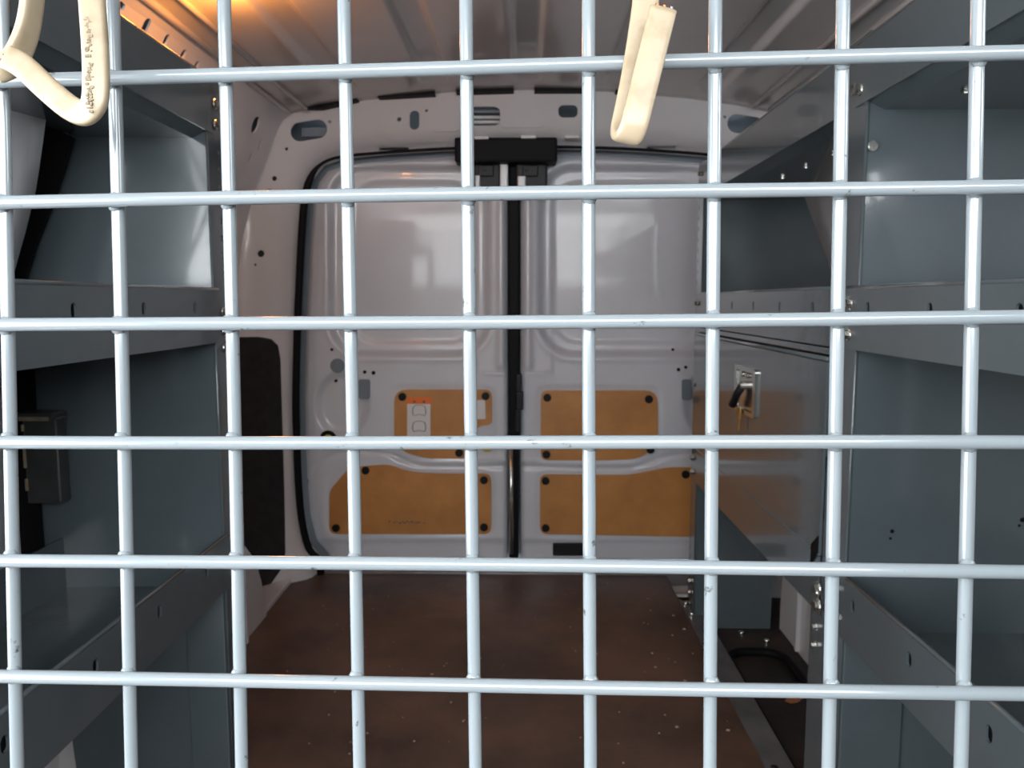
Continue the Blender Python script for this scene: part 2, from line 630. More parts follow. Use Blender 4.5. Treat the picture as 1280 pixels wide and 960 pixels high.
# ------------------------------------------------------------------ wheel houses
for side, nm, yc in ((-1, 'wheel_arch', 1.50), (1, 'wheel_arch', 1.50)):
    NA, NX = 28, 8
    V, F = [], []
    for i in range(NA + 1):
        th = math.pi * i / NA
        for j in range(NX + 1):
            k = j / NX
            # rounded shoulder towards the aisle
            rr = 1.0 - (0.10 if side < 0 else 0.04) * max(0, 1 - k * 2.2) ** 2
            x = (-0.635 if side < 0 else -0.617) - 0.125 * k
            ex, ez = (1.0, 1.0) if side < 0 else (0.6, 0.75)
            c_ = math.copysign(abs(math.cos(th)) ** ex, math.cos(th))
            V.append((x if side < 0 else mirror_x(x), yc - 0.355 * rr * c_, -0.035 + 0.35 * rr * abs(math.sin(th)) ** ez))
    for i in range(NA):
        for j in range(NX):
            a = i * (NX + 1) + j
            F.append((a, a + 1, a + NX + 2, a + NX + 1))
    F.append(tuple(i * (NX + 1) for i in range(NA + 1)))
    bm = bmesh.new()
    me = bpy.data.meshes.new('t')
    me.from_pydata(V, [], F)
    bm.from_mesh(me)
    bpy.data.meshes.remove(me)
    o = from_bm('wall_wheel_arch_left' if side < 0 else 'wall_wheel_arch_right', bm, M_BODY)
    struct(o, 'white painted wheel arch bulging from the side wall')
    xr = -0.631 if side < 0 else mirror_x(-0.613)
    yy = 1.66 if side < 0 else 1.70
    box('flange_ridge', (xr - 0.006, yy, -0.03), (xr + 0.006, yy + 0.012, 0.20), M_BODY, o, 0.003)
    # flat sill strip running from the arch to the frame
    if side < 0:
        box('sill_flange', (-0.70, 1.80, -0.03), (-0.640, 2.13, 0.012), M_BODY, o, 0.004)

# ------------------------------------------------------------------ pillar by the left shelving
ed = [(62, 120), (56, 160), (50, 205), (45, 237), (32, 290), (18, 340), (14, 420), (10, 560), (9, 700), (9, 900)]
V, F = [], []
rows = [at_y(u, v, 1.02) for u, v in ed]
NP = 8
for p in rows:
    for j in range(NP + 1):
        k = j / NP
        th = k * math.pi / 2
        V.append((p.x - 0.05 * (1 - math.cos(th)) - 0.04 * k, 1.02 - 0.16 * math.sin(th), p.z))
m = NP + 1
for i in range(len(rows) - 1):
    for j in range(NP):
        F.append((i * m + j, i * m + j + 1, (i + 1) * m + j + 1, (i + 1) * m + j))
o = mesh('wall_pillar_left', V, F, M_BODY, None, True)
so = o.modifiers.new('thickness', 'SOLIDIFY')
so.thickness = 0.003
struct(o, 'white painted body pillar behind the left shelving')
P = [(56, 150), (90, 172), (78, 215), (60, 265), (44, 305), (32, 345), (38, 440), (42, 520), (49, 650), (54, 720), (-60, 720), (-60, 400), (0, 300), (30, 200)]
o = sheet('gap_shade_strip', [((at_y(u, v, 1.098)).x, (at_y(u, v, 1.098)).z) for u, v in P], [], 0.03, lambda a, b, t: (a, 1.098 + t, b), 0.008, M_BLACK)  # black sheet painting the shade of the wall gap by the pillar
struct(o, 'black strip painted in for the shaded gap beside the white pillar')


# ------------------------------------------------------------------ rear doors
def sd_rr(U, Vv, x0, y0, x1, y1, r):
    cx, cy, hx, hy = (x0 + x1) / 2, (y0 + y1) / 2, (x1 - x0) / 2 - r, (y1 - y0) / 2 - r
    qx, qy = np.abs(U - cx) - hx, np.abs(Vv - cy) - hy
    return np.hypot(np.maximum(qx, 0), np.maximum(qy, 0)) + np.minimum(np.maximum(qx, qy), 0) - r


YD = 2.150


def groove_v(u, knots):
    return np.interp(u, [k[0] for k in knots], [k[1] for k in knots])


def smooth_knots(knots, n=6):
    P = catmull([Vector((a, b, 0)) for a, b in knots], n)
    return [(p.x, p.y) for p in P]


GL = smooth_knots([(380, 612), (392, 590), (408, 573), (430, 566), (478, 566), (500, 573), (520, 581), (545, 583), (645, 583)])
GR = smooth_knots([(640, 583), (770, 585), (800, 582), (825, 573), (850, 568), (880, 568), (905, 575), (930, 595), (942, 612)])


def door_h(U, Vv, which):
    h = np.zeros_like(U)
    if which == 0:
        R1, R2 = (409, 205, 614, 447, 46), (437, 226, 597, 431, 36)
        g, rib, pock = GL, (626, 215, 400), (428, 505, 36, 44)
        pan_u, pan_l = (488, 482, 620, 578, 14), (406, 586, 619, 672, 20)
        edge_r = 636
    else:
        R1, R2 = (671, 205, 905, 447, 46), (688, 226, 880, 431, 36)
        g, rib, pock = GR, (660, 215, 400), (888, 505, 36, 44)
        pan_u, pan_l = (670, 482, 828, 580, 14), (670, 586, 915, 674, 20)
        edge_r = 649
    d1 = sd_rr(U, Vv, *R1)
    h += -0.028 * (1 - sstep(-10, 0, d1))
    h += 0.003 * np.exp(-((d1 - 2.5) / 3.0) ** 2)
    d2 = sd_rr(U, Vv, *R2)
    h += -0.007 * (1 - sstep(-7, 2, d2))
    # bead beside the seam and the little ledge where it ends
    bead = np.exp(-((U - rib[0]) / 5.0) ** 2) * sstep(rib[1], rib[1] + 40, Vv) * (1 - sstep(455, 466, Vv))
    h += 0.014 * bead
    h += 0.003 * (1 - sstep(463, 468, Vv)) * (np.abs(U - rib[0]) < 30)
    # handle pocket
    e = ((U - pock[0]) / pock[2]) ** 2 + ((Vv - pock[1]) / pock[3]) ** 2
    h += -0.020 * (1 - sstep(0.45, 1.0, e))
    # pressed seats of the two boards
    for q in (pan_u, pan_l):
        d = sd_rr(U, Vv, *q)
        h += -0.004 * (1 - sstep(-5, 2, d))
    gv = groove_v(U, g)
    h += -0.006 * np.exp(-((Vv - gv) / 2.8) ** 2) + 0.0012 * np.exp(-((Vv - gv + 8) / 4) ** 2)
    # bottom pressing
    h += -0.006 * sstep(672, 680, Vv)
    # turned edges along the seam
    de = np.abs(U - edge_r)
    h += -0.018 * (1 - sstep(0, 6, de))
    # lower corner of the pressing near the seam
    cx = edge_r - 20 if which == 0 else edge_r + 22
    return h


def build_door(which, u0, u1, name, label):
    NU, NV = 112, 230
    us = np.linspace(u0, u1, NU)
    vs = np.linspace(178, 699, NV)
    U, Vv = np.meshgrid(us, vs)
    hh = door_h(U, Vv, which)
    if which == 0:
        d = pdist(np.c_[U.ravel(), Vv.ravel()], np.array(open_px), False).reshape(U.shape)
        hh += -0.022 * (1 - sstep(4, 13, d)) - 0.004 * (1 - sstep(13, 22, d))
    else:
        mp = np.array([(1281 - a + 33, b) for a, b in open_px])
        d = pdist(np.c_[U.ravel(), Vv.ravel()], mp, False).reshape(U.shape)
        hh += -0.022 * (1 - sstep(4, 13, d))
    V = []
    for j in range(NV):
        for i in range(NU):
            V.append(at_y(float(U[j, i]), float(Vv[j, i]), YD - float(hh[j, i])))
    F = [(j * NU + i, (j + 1) * NU + i, (j + 1) * NU + i + 1, j * NU + i + 1) for j in range(NV - 1) for i in range(NU - 1)]
    o = mesh(name, V, F, M_DOOR, None, True)
    so = o.modifiers.new('thickness', 'SOLIDIFY')
    so.thickness = 0.03
    so.offset = -1
    return struct(o, label)


d1 = build_door(0, 366, 636, 'door_1', 'left rear cargo door, grey white pressed metal with two brown boards')
d2 = build_door(1, 649, 948, 'door_2', 'right rear cargo door, grey white pressed metal with two brown boards')


def door_plate(name, P, y0, y1, mt, parent, step=0, smooth=False, bev=True):
    """flat plate on the door, outline in photo pixels, front at y0"""
    W = [at_y(u, v, (y0 + y1) / 2) for u, v in P]
    return sheet(name, [(p.x, p.z) for p in W], [], step, lambda a, b, t: (a, y0 + t, b), y1 - y0, mt, parent, smooth)


def screw(u, v, parent, y=2.143, r=0.0115):
    p = at_y(u, v, y)
    return cyl('screw', (p.x, y + 0.004, p.z), (p.x, y - 0.006, p.z), r, M_SCREW, parent, 12)


def rounded(P, r=6, n=4):
    """round the corners of a pixel polygon; a point may carry its own radius as third value"""
    out = []
    N = len(P)
    for i in range(N):
        p = Vector(P[i][:2])
        rr = P[i][2] if len(P[i]) > 2 else r
        a, b = Vector(P[i - 1][:2]), Vector(P[(i + 1) % N][:2])
        da, db = (a - p), (b - p)
        k = min(rr, da.length * 0.48, db.length * 0.48)
        pa, pb = p + da.normalized() * k, p + db.normalized() * k
        for q in range(n + 1):
            t = q / n
            out.append(tuple((1 - t) ** 2 * pa + 2 * t * (1 - t) * p + t * t * pb))
    return out


PY0, PY1 = 2.1445, 2.1535
up_l = door_plate('upper_board', rounded([(493, 487, 16), (615, 487, 9), (615, 531, 9), (601, 532, 3), (585, 545, 8), (583, 573, 6), (532, 573, 20), (506, 565, 14), (493, 552, 10)]), PY0, PY1, M_PLY, d1)
lo_l = door_plate('lower_board', rounded([(412, 613, 8), (437, 584, 8), (486, 580, 10), (512, 590, 20), (545, 592, 16), (614, 592, 9), (614, 667, 9), (412, 667, 9)]), PY0, PY1, M_PLY, d1)
up_r = door_plate('upper_board', rounded([(676, 488, 9), (822, 488, 16), (822, 556, 20), (800, 573, 20), (760, 575, 10), (676, 575, 9)]), PY0, PY1, M_PLY, d2)
lo_r = door_plate('lower_board', rounded([(675, 593, 9), (786, 594, 20), (815, 588, 18), (835, 584, 14), (880, 584, 9), (900, 614, 9), (900, 671, 9), (675, 667, 9)]), PY0, PY1, M_PLY, d2)
for u, v in ((503, 496), (607, 495), (574, 566), (503, 557)):
    screw(u, v, up_l)
for u, v in ((457, 588), (420, 660), (605, 600), (605, 659)):
    screw(u, v, lo_l)
for u, v in ((684, 497), (811, 499), (683, 568), (813, 562)):
    screw(u, v, up_r)
for u, v in ((682, 601), (682, 660), (857, 593), (890, 662)):
    screw(u, v, lo_r)
# safety sticker with two line drawings, small tag
YS = PY0 - 0.0012
st = door_plate('safety_sticker', rrect(509, 497, 538, 561, 1), YS, PY0, M_PAPER, up_l)
door_plate('orange_band', rrect(508.5, 496.5, 538.5, 505, 0.5), YS - 0.0006, YS, M_ORANGE, st)
for u in (518, 530):
    door_plate('band_mark', rrect(u - 1.6, 500.8, u + 1.6, 503.4, 0.4), YS - 0.001, YS - 0.0004, M_LINE, st)


def icon(parent, v0, flip):
    a = 1 if not flip else -1
    for P in ([(517, v0 - 6), (515.5, v0), (516.5, v0 + 5)], [(531, v0 - 6), (532.3, v0), (531.2, v0 + 5)]):
        tube('drawing_line', [at_y(u, v, YS - 0.0006) for u, v in P], 0.0011, M_LINE, parent, 6)
    P = [(517, v0 - 6 * a), (521, v0 - 7.5 * a), (527, v0 - 7.5 * a), (531, v0 - 6 * a)]
    tube('drawing_line', [at_y(u, v, YS - 0.0006) for u, v in P], 0.0007, M_LINE, parent, 6)
    P = [(517, v0 + 5.5), (524, v0 + 4), (531, v0 + 5.5)]
    tube('drawing_line', [at_y(u, v, YS - 0.0006) for u, v in P], 0.0007, M_LINE, parent, 6)


icon(st, 514, False)
icon(st, 534, False)
door_plate('paper_tag', rounded([(596, 500), (606.5, 500), (607, 524), (596, 524)], 2), YS, PY0, M_PAPER, up_l)
# worn stamp on the lower left board
for i in range(16):
    u = 484 + i * 3.1 + random.uniform(-.6, .6)
    v = 653 + random.uniform(-1, 1)
    hw = random.uniform(0.5, 1.3)
    if 4 <= i <= 13 or i % 2:
        door_plate('stamp_mark', rrect(u - hw, v - 1.2, u + hw, v + 1.1, 0.3, 1), PY0 - 0.0006, PY0 + 0.0002, M_LINE, lo_l)

# openings, plugs and grommets of the doors
door_plate('round_plug', ellipse(422, 457, 9, 9, 18), 2.146, 2.153, M_HOLE, d1)
door_plate('square_plug', rrect(448, 474, 463, 498, 3), 2.146, 2.156, M_HOLE, d1)
door_plate('square_plug', rrect(852, 474, 864, 500, 3), 2.146, 2.156, M_HOLE, d2)
for u, v, r in ((415, 437, 2), (420, 476, 2), (456, 465, 2.4), (467, 466, 2.6)):
    door_plate('small_hole', ellipse(u, v, r, r, 8), 2.1485, 2.153, M_BLACK, d1)
for u, v, r in ((848, 462, 2.4), (857, 459, 2.2), (841, 437, 1.8)):
    door_plate('small_hole', ellipse(u, v, r, r, 8), 2.1485, 2.153, M_BLACK, d2)
p = at_y(410, 549, 2.145)
tube('cable_grommet', [(p.x + 0.019 * math.cos(t), 2.147, p.z + 0.019 * math.sin(t)) for t in [2 * math.pi * k / 20 for k in range(20)]], 0.006, M_BLACK, d1, 8, True)
cyl('grommet_disc', (p.x, 2.155, p.z), (p.x, 2.144, p.z), 0.017, M_YELLOW, d1, 16)
p = at_y(609, 556, 2.145)
cyl('yellow_button', (p.x, 2.153, p.z), (p.x, 2.138, p.z), 0.020, M_YELLOW, d1, 16)
# pressed ledges catching light below the beads
for u, par in ((619, d1), (669, d2)):
    P = [(u - 12, 466), (u + 11, 467), (u + 11, 469.5), (u - 12, 469.5)]
    door_plate('pressed_ledge', P, 2.1405, 2.15, M_DOOR, par)
door_plate('pressed_ledge', [(598, 573), (632, 573), (632, 575.5), (598, 575.5)], 2.1405, 2.15, M_DOOR, d1)
door_plate('plate', rrect(691, 679, 731, 694, 1.5), 2.142, 2.152, M_DARK, d2)

# seam between the doors: seal, lock parts, rod
p, q = at_y(636, 194, 2.14), at_y(648.5, 698, 2.14)
box('seam_seal', (p.x, 2.139, q.z), (q.x, 2.19, p.z), M_BLACK, d2, 0.004)
p0, p1 = at_y(638.5, 558, 2.125), at_y(639.5, 692, 2.125)
tube('lock_rod', [p0, (p0 + p1) / 2, p1], 0.0062, M_CHROME, d1, 10)
for i, (v0, v1, w0, w1) in enumerate(((468, 490, 645, 652), (490, 512, 645, 654), (512, 540, 644, 650))):
    a, b = at_y(w0, v0, 2.12), at_y(w1, v1, 2.12)
    box('lock_body', (a.x, 2.115, b.z), (b.x, 2.145, a.z), M_DARK, d2, 0.003)
# upper latches under a black cover on the header
a, b = at_y(569, 174, 2.085), at_y(696, 204, 2.085)
cov = box('latch_cover', (a.x, 2.06, b.z), (b.x, 2.13, a.z), M_BLACK, wb, 0.006)
for u0, u1, v in ((593, 611, 173), (651, 670, 172), (706, 724, 172)):
    a, b = at_y(u0, v - 2, 2.058), at_y(u1, v + 1.5, 2.058)
    box('cover_clip', (a.x, 2.05, b.z), (b.x, 2.075, a.z), M_BODY, wb, 0.002)
for (u0, u1, v0, v1, par) in ((592, 626, 203, 246, d1), (645, 684, 203, 247, d2)):
    a, b = at_y(u0, v0, 2.12), at_y(u1, v1, 2.12)
    bm = bmesh.new()
    bm_box(bm, (a.x, 2.108, b.z), (b.x, 2.15, a.z), 0.006)
    c = at_y((u0 + u1) / 2 - 6, v0 + 3, 2.1)
    bm_box(bm, (c.x - 0.012, 2.10, c.z - 0.03), (c.x + 0.03, 2.112, c.z), 0.003)
    L = from_bm('upper_latch', bm, M_DARK, par)
    c = at_y(u0 + 13, v0 + 8, 2.1)
    cyl('latch_screw', (c.x, 2.11, c.z), (c.x, 2.095, c.z), 0.007, M_SCREW, L, 10)
for u0, u1, v0, v1, par in ((594, 600, 219, 243, d1), (625, 635, 205, 245, d1), (647, 657, 220, 244, d2)):
    a, b = at_y(u0, v0, 2.10), at_y(u1, v1, 2.10)
    box('latch_tab', (a.x, 2.098, b.z), (b.x, 2.115, a.z), M_DOOR, par, 0.003)

# ------------------------------------------------------------------ steel shelving
XR, XL = 0.42, -0.457
LEV = (('upper', 1.0165, 1.093, 1.007), ('middle', 0.712, 0.791, 0.714), ('lower', 0.334, 0.417, 0.336))


def bolt(p, axis, parent, r=0.0065):
    """hex bolt with washer; axis = +1/-1 x direction it points to"""
    bm = bmesh.new()
    for (r_, n_, d0, d1) in ((r * 1.25, 14, 0, 0.0015), (r, 6, 0.0015, 0.007)):
        b2 = bmesh.new()
        bmesh.ops.create_cone(b2, cap_ends=True, segments=n_, radius1=r_, radius2=r_ * 0.9, depth=d1 - d0)
        t = bpy.data.meshes.new('t')
        mt = Matrix.Translation((p[0] + axis * (d0 + d1) / 2, p[1], p[2])) @ Matrix.Rotation(math.pi / 2 * axis, 4, 'Y')
        bmesh.ops.transform(b2, matrix=mt, verts=b2.verts)
        b2.to_mesh(t)
        b2.free()
        bm.from_mesh(t)
        bpy.data.meshes.remove(t)
    return from_bm('bolt', bm, M_CHROME, parent)


def end_panel(unit, side, Y, xf, notch=False, flange=(0, 0.075), yth=0.0025, window=False, tilt=0.0):
    """upright sheet closing the end of a bay, follows the van wall at the back, folded flange at the front"""
    s = side
    X = [abs(xf), 0.725, 0.725, 0.655, 0.625]
    if notch:
        P = [(abs(xf), -0.036), (0.612, -0.036), (0.613, 0.055), (0.625, 0.11), (0.63, 0.36), (0.728, 0.36), (0.728, 0.83), (0.655, 1.01), (0.62, 1.10), (abs(xf), 1.10)]
    else:
        P = [(abs(xf), -0.036), (0.695, -0.036), (0.705, 0.11), (0.742, 0.15), (0.742, 0.80), (0.655, 1.01), (0.62, 1.10), (abs(xf), 1.10)]
    hl = [[(x * s, z) for x, z in ((abs(xf) + 0.03, 0.81), (0.728, 0.81), (0.65, 0.99), (abs(xf) + 0.03, 0.99))]] if window else []  # opening in the unseen near ends, cut to let daylight through
    pn = sheet('end_panel', [(x * s, z) for x, z in P], hl, 0.2, lambda a, b, t: (a, Y + t + tilt * (a - xf), b), yth, M_SHELF, unit, False)
    # front flange with a column of oval holes and a hem
    y0, y1 = Y + flange[0], Y + flange[1]
    holes = [stadium(Y + flange[1] * 0.80, 0.03 + 0.0254 * k, 0.0035, 0.0055, 0, 3) for k in range(42)]
    holes = [h for h in holes if not any(l[1] - 0.012 < h[0][1] < l[2] + 0.012 for l in LEV)]
    x0 = xf
    sheet('upright_flange', [(y0, -0.036), (y1, -0.036), (y1, 1.10), (y0, 1.10)], holes, 0,
          lambda a, b, t: (x0 + s * t, a, b), 0.0025, M_SHELF, unit, False)
    tube('flange_hem', [(x0 + s * 0.001, y0, -0.036), (x0 + s * 0.001, y0, 0.5), (x0 + s * 0.001, y0, 1.10)], 0.0022, M_SHELF, unit, 8)
    return pn


def tray(unit, side, xf, y0, y1, lv, slots):
    s = side
    nm, z0, z1, zb = lv
    xb = 0.64 if nm == 'upper' else 0.715 if nm == 'middle' else 0.70
    # bottom sheet, sloping slightly from the lip, and the back lip
    prof = [(xf + s * 0.0005, z0 + 0.001), (xf + s * 0.022, zb), (s * xb, zb), (s * xb, z1)]
    inn = [(xf + s * 0.0005, z0 + 0.004), (xf + s * 0.023, zb + 0.003), (s * (xb - 0.003), zb + 0.003), (s * (xb - 0.003), z1)]
    V = [(x, Y, z) for Y in (y0, y1) for x, z in prof + inn[::-1]]
    n8 = len(prof) * 2
    F = [(i, (i + 1) % n8, n8 + (i + 1) % n8, n8 + i) for i in range(n8)]
    F += [(i, i + 1, n8 - 2 - i, n8 - 1 - i) for i in range(3)] + [(n8 + i, n8 + n8 - 1 - i, n8 + n8 - 2 - i, n8 + i + 1) for i in range(3)]
    t = bpy.data.meshes.new('t')
    t.from_pydata(V, [], F)
    bm = bmesh.new()
    bm.from_mesh(t)
    bpy.data.meshes.remove(t)
    tr_ = from_bm('shelf_tray', bm, M_SHELF, unit)
    for Y in slots:
        zc = (z0 + z1) / 2 + 0.013
        box('slot_shade', (min(xf + s * 0.001, xf + s * 0.004), Y - 0.007, zc - 0.012), (max(xf + s * 0.001, xf + s * 0.004), Y + 0.007, zc + 0.012), M_BLACK, tr_, 0)  # black backing paints the shade inside each lip slot
    hol = [stadium(Y, (z0 + z1) / 2 + 0.013, 0.0052, 0.0080, 0, 3) for Y in slots]
    lp = sheet('front_lip', [(y0, z0), (y1, z0), (y1, z1), (y0, z1)], hol, 0, lambda a, b, t: (xf - s * 0.003 + s * t, a, b), 0.0025, M_SHELF, tr_, False)
    # hemmed upper edge of the lip
    tube('lip_hem', [(xf - s * 0.001, y0, z1), (xf - s * 0.001, (y0 + y1) / 2, z1), (xf - s * 0.001, y1, z1)], 0.0028, M_SHELF, tr_, 8)
    for Y in (y0 + 0.10, y0 + 0.2, y0 + 0.32, y0 + 0.44):
        if nm == 'upper' and Y < y1 - 0.05:
            cyl('rivet', (xf + s * 0.07, Y, zb), (xf + s * 0.07, Y, zb - 0.004), 0.005, M_CHROME, tr_, 8)
    return tr_


def slots(y0, y1, start):
    out = []
    y = start
    while y > y0 + 0.03:
        if y < y1 - 0.03:
            out.append(y)
        y -= 0.144
    return out


# right, bay next to the wire screen
YB = 0.98
g_sh = 'grey steel van shelving'
near = thing('shelving_unit', 'slate grey open steel shelving along right wall, next to the wire screen', 'shelving', (0.55, 0.7, -0.036))
end_panel(near, 1, YB, XR)
end_panel(near, 1, 0.45, XR, flange=(0, -0.05), window=True)
for lv in LEV:
    tray(near, 1, XR, 0.452, YB + 0.028, lv, slots(0.45, YB, 0.945) if lv[0] != 'upper' else [])
    for dz in (0.018, 0.058):
        for dy in (0.016, 0.036):
            bolt((XR - 0.003, YB + dy, lv[1] + dz + (0.006 if dy > 0.02 else 0)), -1, near, 0.0062)
box('leg_plate', (XR - 0.0025, YB + 0.001, -0.036), (XR - 0.0003, YB + 0.103, 0.333), M_SHELF, near, 0.0008)
tube('leg_crease', [(XR - 0.002, YB + 0.034, -0.03), (XR - 0.002, YB + 0.034, 0.15), (XR - 0.002, YB + 0.034, 0.32)], 0.0024, M_SHELF, near, 8)
for u, v, r_ in ((1022, 735, 0.0085), (1022, 757, 0.0085), (1020, 783, 0.0045), (1019, 806, 0.0045)):
    p = at_x(u, v, XR - 0.003)
    bolt((XR - 0.0025, p.y, p.z), -1, near, r_)
# foot gusset below the lower shelf
box('foot_gusset', (XR + 0.002, YB - 0.006, -0.036), (XR + 0.082, YB - 0.0005, 0.336), M_SHELF, near, 0.002)
# bolt heads on the end panel
for u, v in ((1089, 183),):
    p = at_y(u, v, YB)
    cyl('panel_screw', (p.x, YB, p.z), (p.x, YB - 0.006, p.z), 0.0065, M_CHROME, near, 12)
for u, v, r in ((1115, 664, 0.0035), (1113, 673, 0.002), (1278, 650, 0.004), (1274, 657, 0.002)):
    p = at_y(u, v, YB)
    cyl('panel_hole', (p.x, YB + 0.001, p.z), (p.x, YB - 0.0006, p.z), r, M_BLACK, near, 8)

# right, far bay with the latched front
far = thing('shelving_unit', 'slate grey steel shelving with latched flap door beside right rear cargo door', 'shelving', (0.55, 1.4, -0.036))
YF = 1.84
end_panel(far, 1, YF, XR, notch=True, flange=(0, 0.06))
for lv in LEV:
    tray(far, 1, XR, YB + 0.0785, YF + 0.04, lv, slots(YB, YF, 1.70) if lv[0] == 'middle' else [])
    for dz in (0.02, 0.055):
        bolt((XR - 0.003, YF + 0.028, lv[1] + dz), -1, far, 0.0062)
for z in (0.045, 0.075, 0.57):
    bolt((XR - 0.001, YF + 0.03, z), -1, far, 0.006)
fd = sheet('flap_door', [(YB + 0.0785, 0.419), (YF + 0.04, 0.419), (YF + 0.04, 0.690), (YB + 0.0785, 0.690)], [], 0,
           lambda a, b, t: (XR - 0.004 + t, a, b), 0.004, M_SHELF, far, False)
tube('door_hem', [(XR - 0.002, YB + 0.0785, 0.694), (XR - 0.002, 1.4, 0.694), (XR - 0.002, YF + 0.04, 0.694)], 0.0035, M_SHELF, fd, 8)
box('hinge_strip', (XR - 0.003, YB + 0.0785, 0.7005), (XR + 0.001, YF + 0.04, 0.7095), M_SHELF, fd, 0.001)
box('hinge_gap', (XR + 0.002, YB + 0.0785, 0.690), (XR + 0.006, YF + 0.04, 0.712), M_BLACK, fd, 0)
# recessed latch with lever and key
p, q = at_x(921, 455, XR - 0.005), at_x(945, 512, XR - 0.005)
ya, yb, za, zb = q.y, p.y, q.z, p.z
za = zb - 0.088
lt = sheet('latch_dish', rrect(ya, za, yb, zb, 0.006), [rrect(ya + 0.012, za + 0.008, yb - 0.012, zb - 0.008, 0.004)], 0,
           lambda a, b, t: (XR - 0.009 + t, a, b), 0.006, M_CHROME, fd, False)
lt['label'] = 'bright zinc latch dish'
box('dish_floor', (XR - 0.0052, ya + 0.008, za + 0.006), (XR - 0.0042, yb - 0.008, zb - 0.006), M_CHROME, lt, 0)
yc = (ya + yb) / 2
for dy in (-0.016, 0.012):
    cyl('latch_rivet', (XR - 0.004, yc + dy, zb - 0.014), (XR - 0.011, yc + dy, zb - 0.014), 0.0055, M_CHROME, lt, 10)
V, F = tube_data([(XR - 0.012, yc - 0.004, zb - 0.034), (XR - 0.018, yc + 0.012, zb - 0.052), (XR - 0.020, yc + 0.034, zb - 0.076)], 0.0075, 8)
mesh('latch_lever', V, F, M_DARK, lt, True)
cyl('lock_barrel', (XR - 0.005, yc - 0.004, zb - 0.034), (XR - 0.018, yc - 0.004, zb - 0.034), 0.008, M_CHROME, lt, 12)
bm = bmesh.new()
bm_box(bm, (XR - 0.014, yc + 0.002, za - 0.012), (XR - 0.012, yc + 0.02, za + 0.010), 0.001)
bm_box(bm, (XR - 0.014, yc + 0.008, za - 0.034), (XR - 0.012, yc + 0.015, za - 0.010), 0.001)
from_bm('hanging_key', bm, M_BRASS, lt)
# bent tab at the near end of the lower lip
V = [(XR - 0.004, 1.085, 0.395), (XR - 0.004, 1.06, 0.420), (XR - 0.004, 1.06, 0.445), (XR - 0.004, 1.085, 0.425)]
sheet('corner_notch', [(v[1], v[2]) for v in V], [], 0, lambda a, b, t: (XR - 0.0052 + t, a, b), 0.001, M_BLACK, far, False)

# left bay
YL = 1.134
lun = thing('shelving_unit', 'slate grey open steel shelving along left wall beside the white pillar', 'shelving', (-0.58, 0.8, -0.036))
end_panel(lun, -1, YL, XL, flange=(0, 0.05), tilt=0.05)
end_panel(lun, -1, 0.45, XL, flange=(0, -0.05), window=True)
for lv in LEV:
    tray(lun, -1, XL, 0.452, YL + 0.012, lv, slots(0.45, YL, 1.06) if lv[0] != 'upper' else [])
    for dz in (0.015, 0.045):
        bolt((XL + 0.002, YL + 0.028, lv[1] + dz), 1, lun, 0.006)
bolt((XL + 0.001, YL + 0.03, 0.702), 1, lun, 0.006)
bolt((XL + 0.001, YL + 0.03, 0.325), 1, lun, 0.008)
box('foot_gusset', (XL - 0.062, YL - 0.009, -0.036), (XL - 0.002, YL - 0.0005, 0.336), M_SHELF, lun, 0.002)

# small steel box hanging on the left end panel
p, q = at_y(27, 522, 1.088), at_y(76, 630, 1.088)
jb = thing('metal_box', 'small dark steel box with chipped tan edges below the left middle shelf', 'box', ((p.x + q.x) / 2, 1.10, q.z))
yb0, yb1 = 1.088, 1.1145
box('box_body', (p.x, yb0, q.z), (q.x, yb1, p.z), M_BOX, jb, 0.003)
box('top_flange', (p.x - 0.004, yb0 - 0.012, p.z), (q.x + 0.002, 1.1145, p.z + 0.008), M_BOX, jb, 0.002)
box('flange_edge', (p.x + 0.004, yb0 - 0.014, p.z - 0.003), (q.x - 0.002, yb0 - 0.011, p.z + 0.003), M_TAN, jb, 0.001)
for k, (za_, zb_) in enumerate(((-0.012, -0.002), (-0.066, -0.024), (-0.10, -0.082))):
    box('chipped_edge', (p.x - 0.001, yb0 - 0.002, p.z + za_ - 0.008), (p.x + 0.003, yb0 + 0.004, p.z + zb_ - 0.008), M_TAN, jb, 0.001)
tube('edge_bead', [(q.x, yb0, p.z - 0.004), (q.x, yb0, (p.z + q.z) / 2), (q.x, yb0, q.z + 0.004)], 0.0016, M_TRIM, jb, 6)

# ------------------------------------------------------------------ floor well details on the right
LP = []
for x, y in rrect(0.462, 1.06, 0.595, 1.70, 0.05, 6):
    LP.append((x, y, -0.030))
gk = tube('rubber_gasket', LP, 0.010, M_BLACK, None, 10, True)
tag(gk, 'black rubber gasket loop on floor pan under far right shelving', 'gasket')
for u, v, lb in ((958, 801, 'small bright screw on floor pan beside the black gasket corner'), (967, 818, 'small bright screw on floor pan just outside the gasket bend'),
                 (886, 792, 'small bright screw on floor pan next to the metal edging strip'), (927, 791, 'small bright screw on floor pan at the foot of the far shelving panel')):
    p = at_z(u, v, -0.034)
    tag(cyl('floor_screw', (p.x, p.y, -0.037), (p.x, p.y, -0.030), 0.007, M_CHROME, None, 10), lb, 'screw', 'screws in the floor pan')
p = at_z(992, 877, -0.034)
V = [(p.x + a, p.y + b, -0.034 + c) for a, b, c in ((-0.018, 0, 0.002), (-0.008, 0.008, 0.006), (0.006, 0.009, 0.003), (0.018, 0.001, 0.007), (0.006, -0.008, 0.004), (-0.008, -0.007, 0.001), (0, 0, -0.001))]
lf = mesh('dry_leaf', V, [(0, 6, 1), (1, 6, 2), (2, 6, 3), (3, 6, 4), (4, 6, 5), (5, 6, 0)], M_LEAF)
so = lf.modifiers.new('thickness', 'SOLIDIFY')
so.thickness = 0.0012
tag(lf, 'dry reddish brown leaf scrap lying in the dark floor pan', 'leaf')
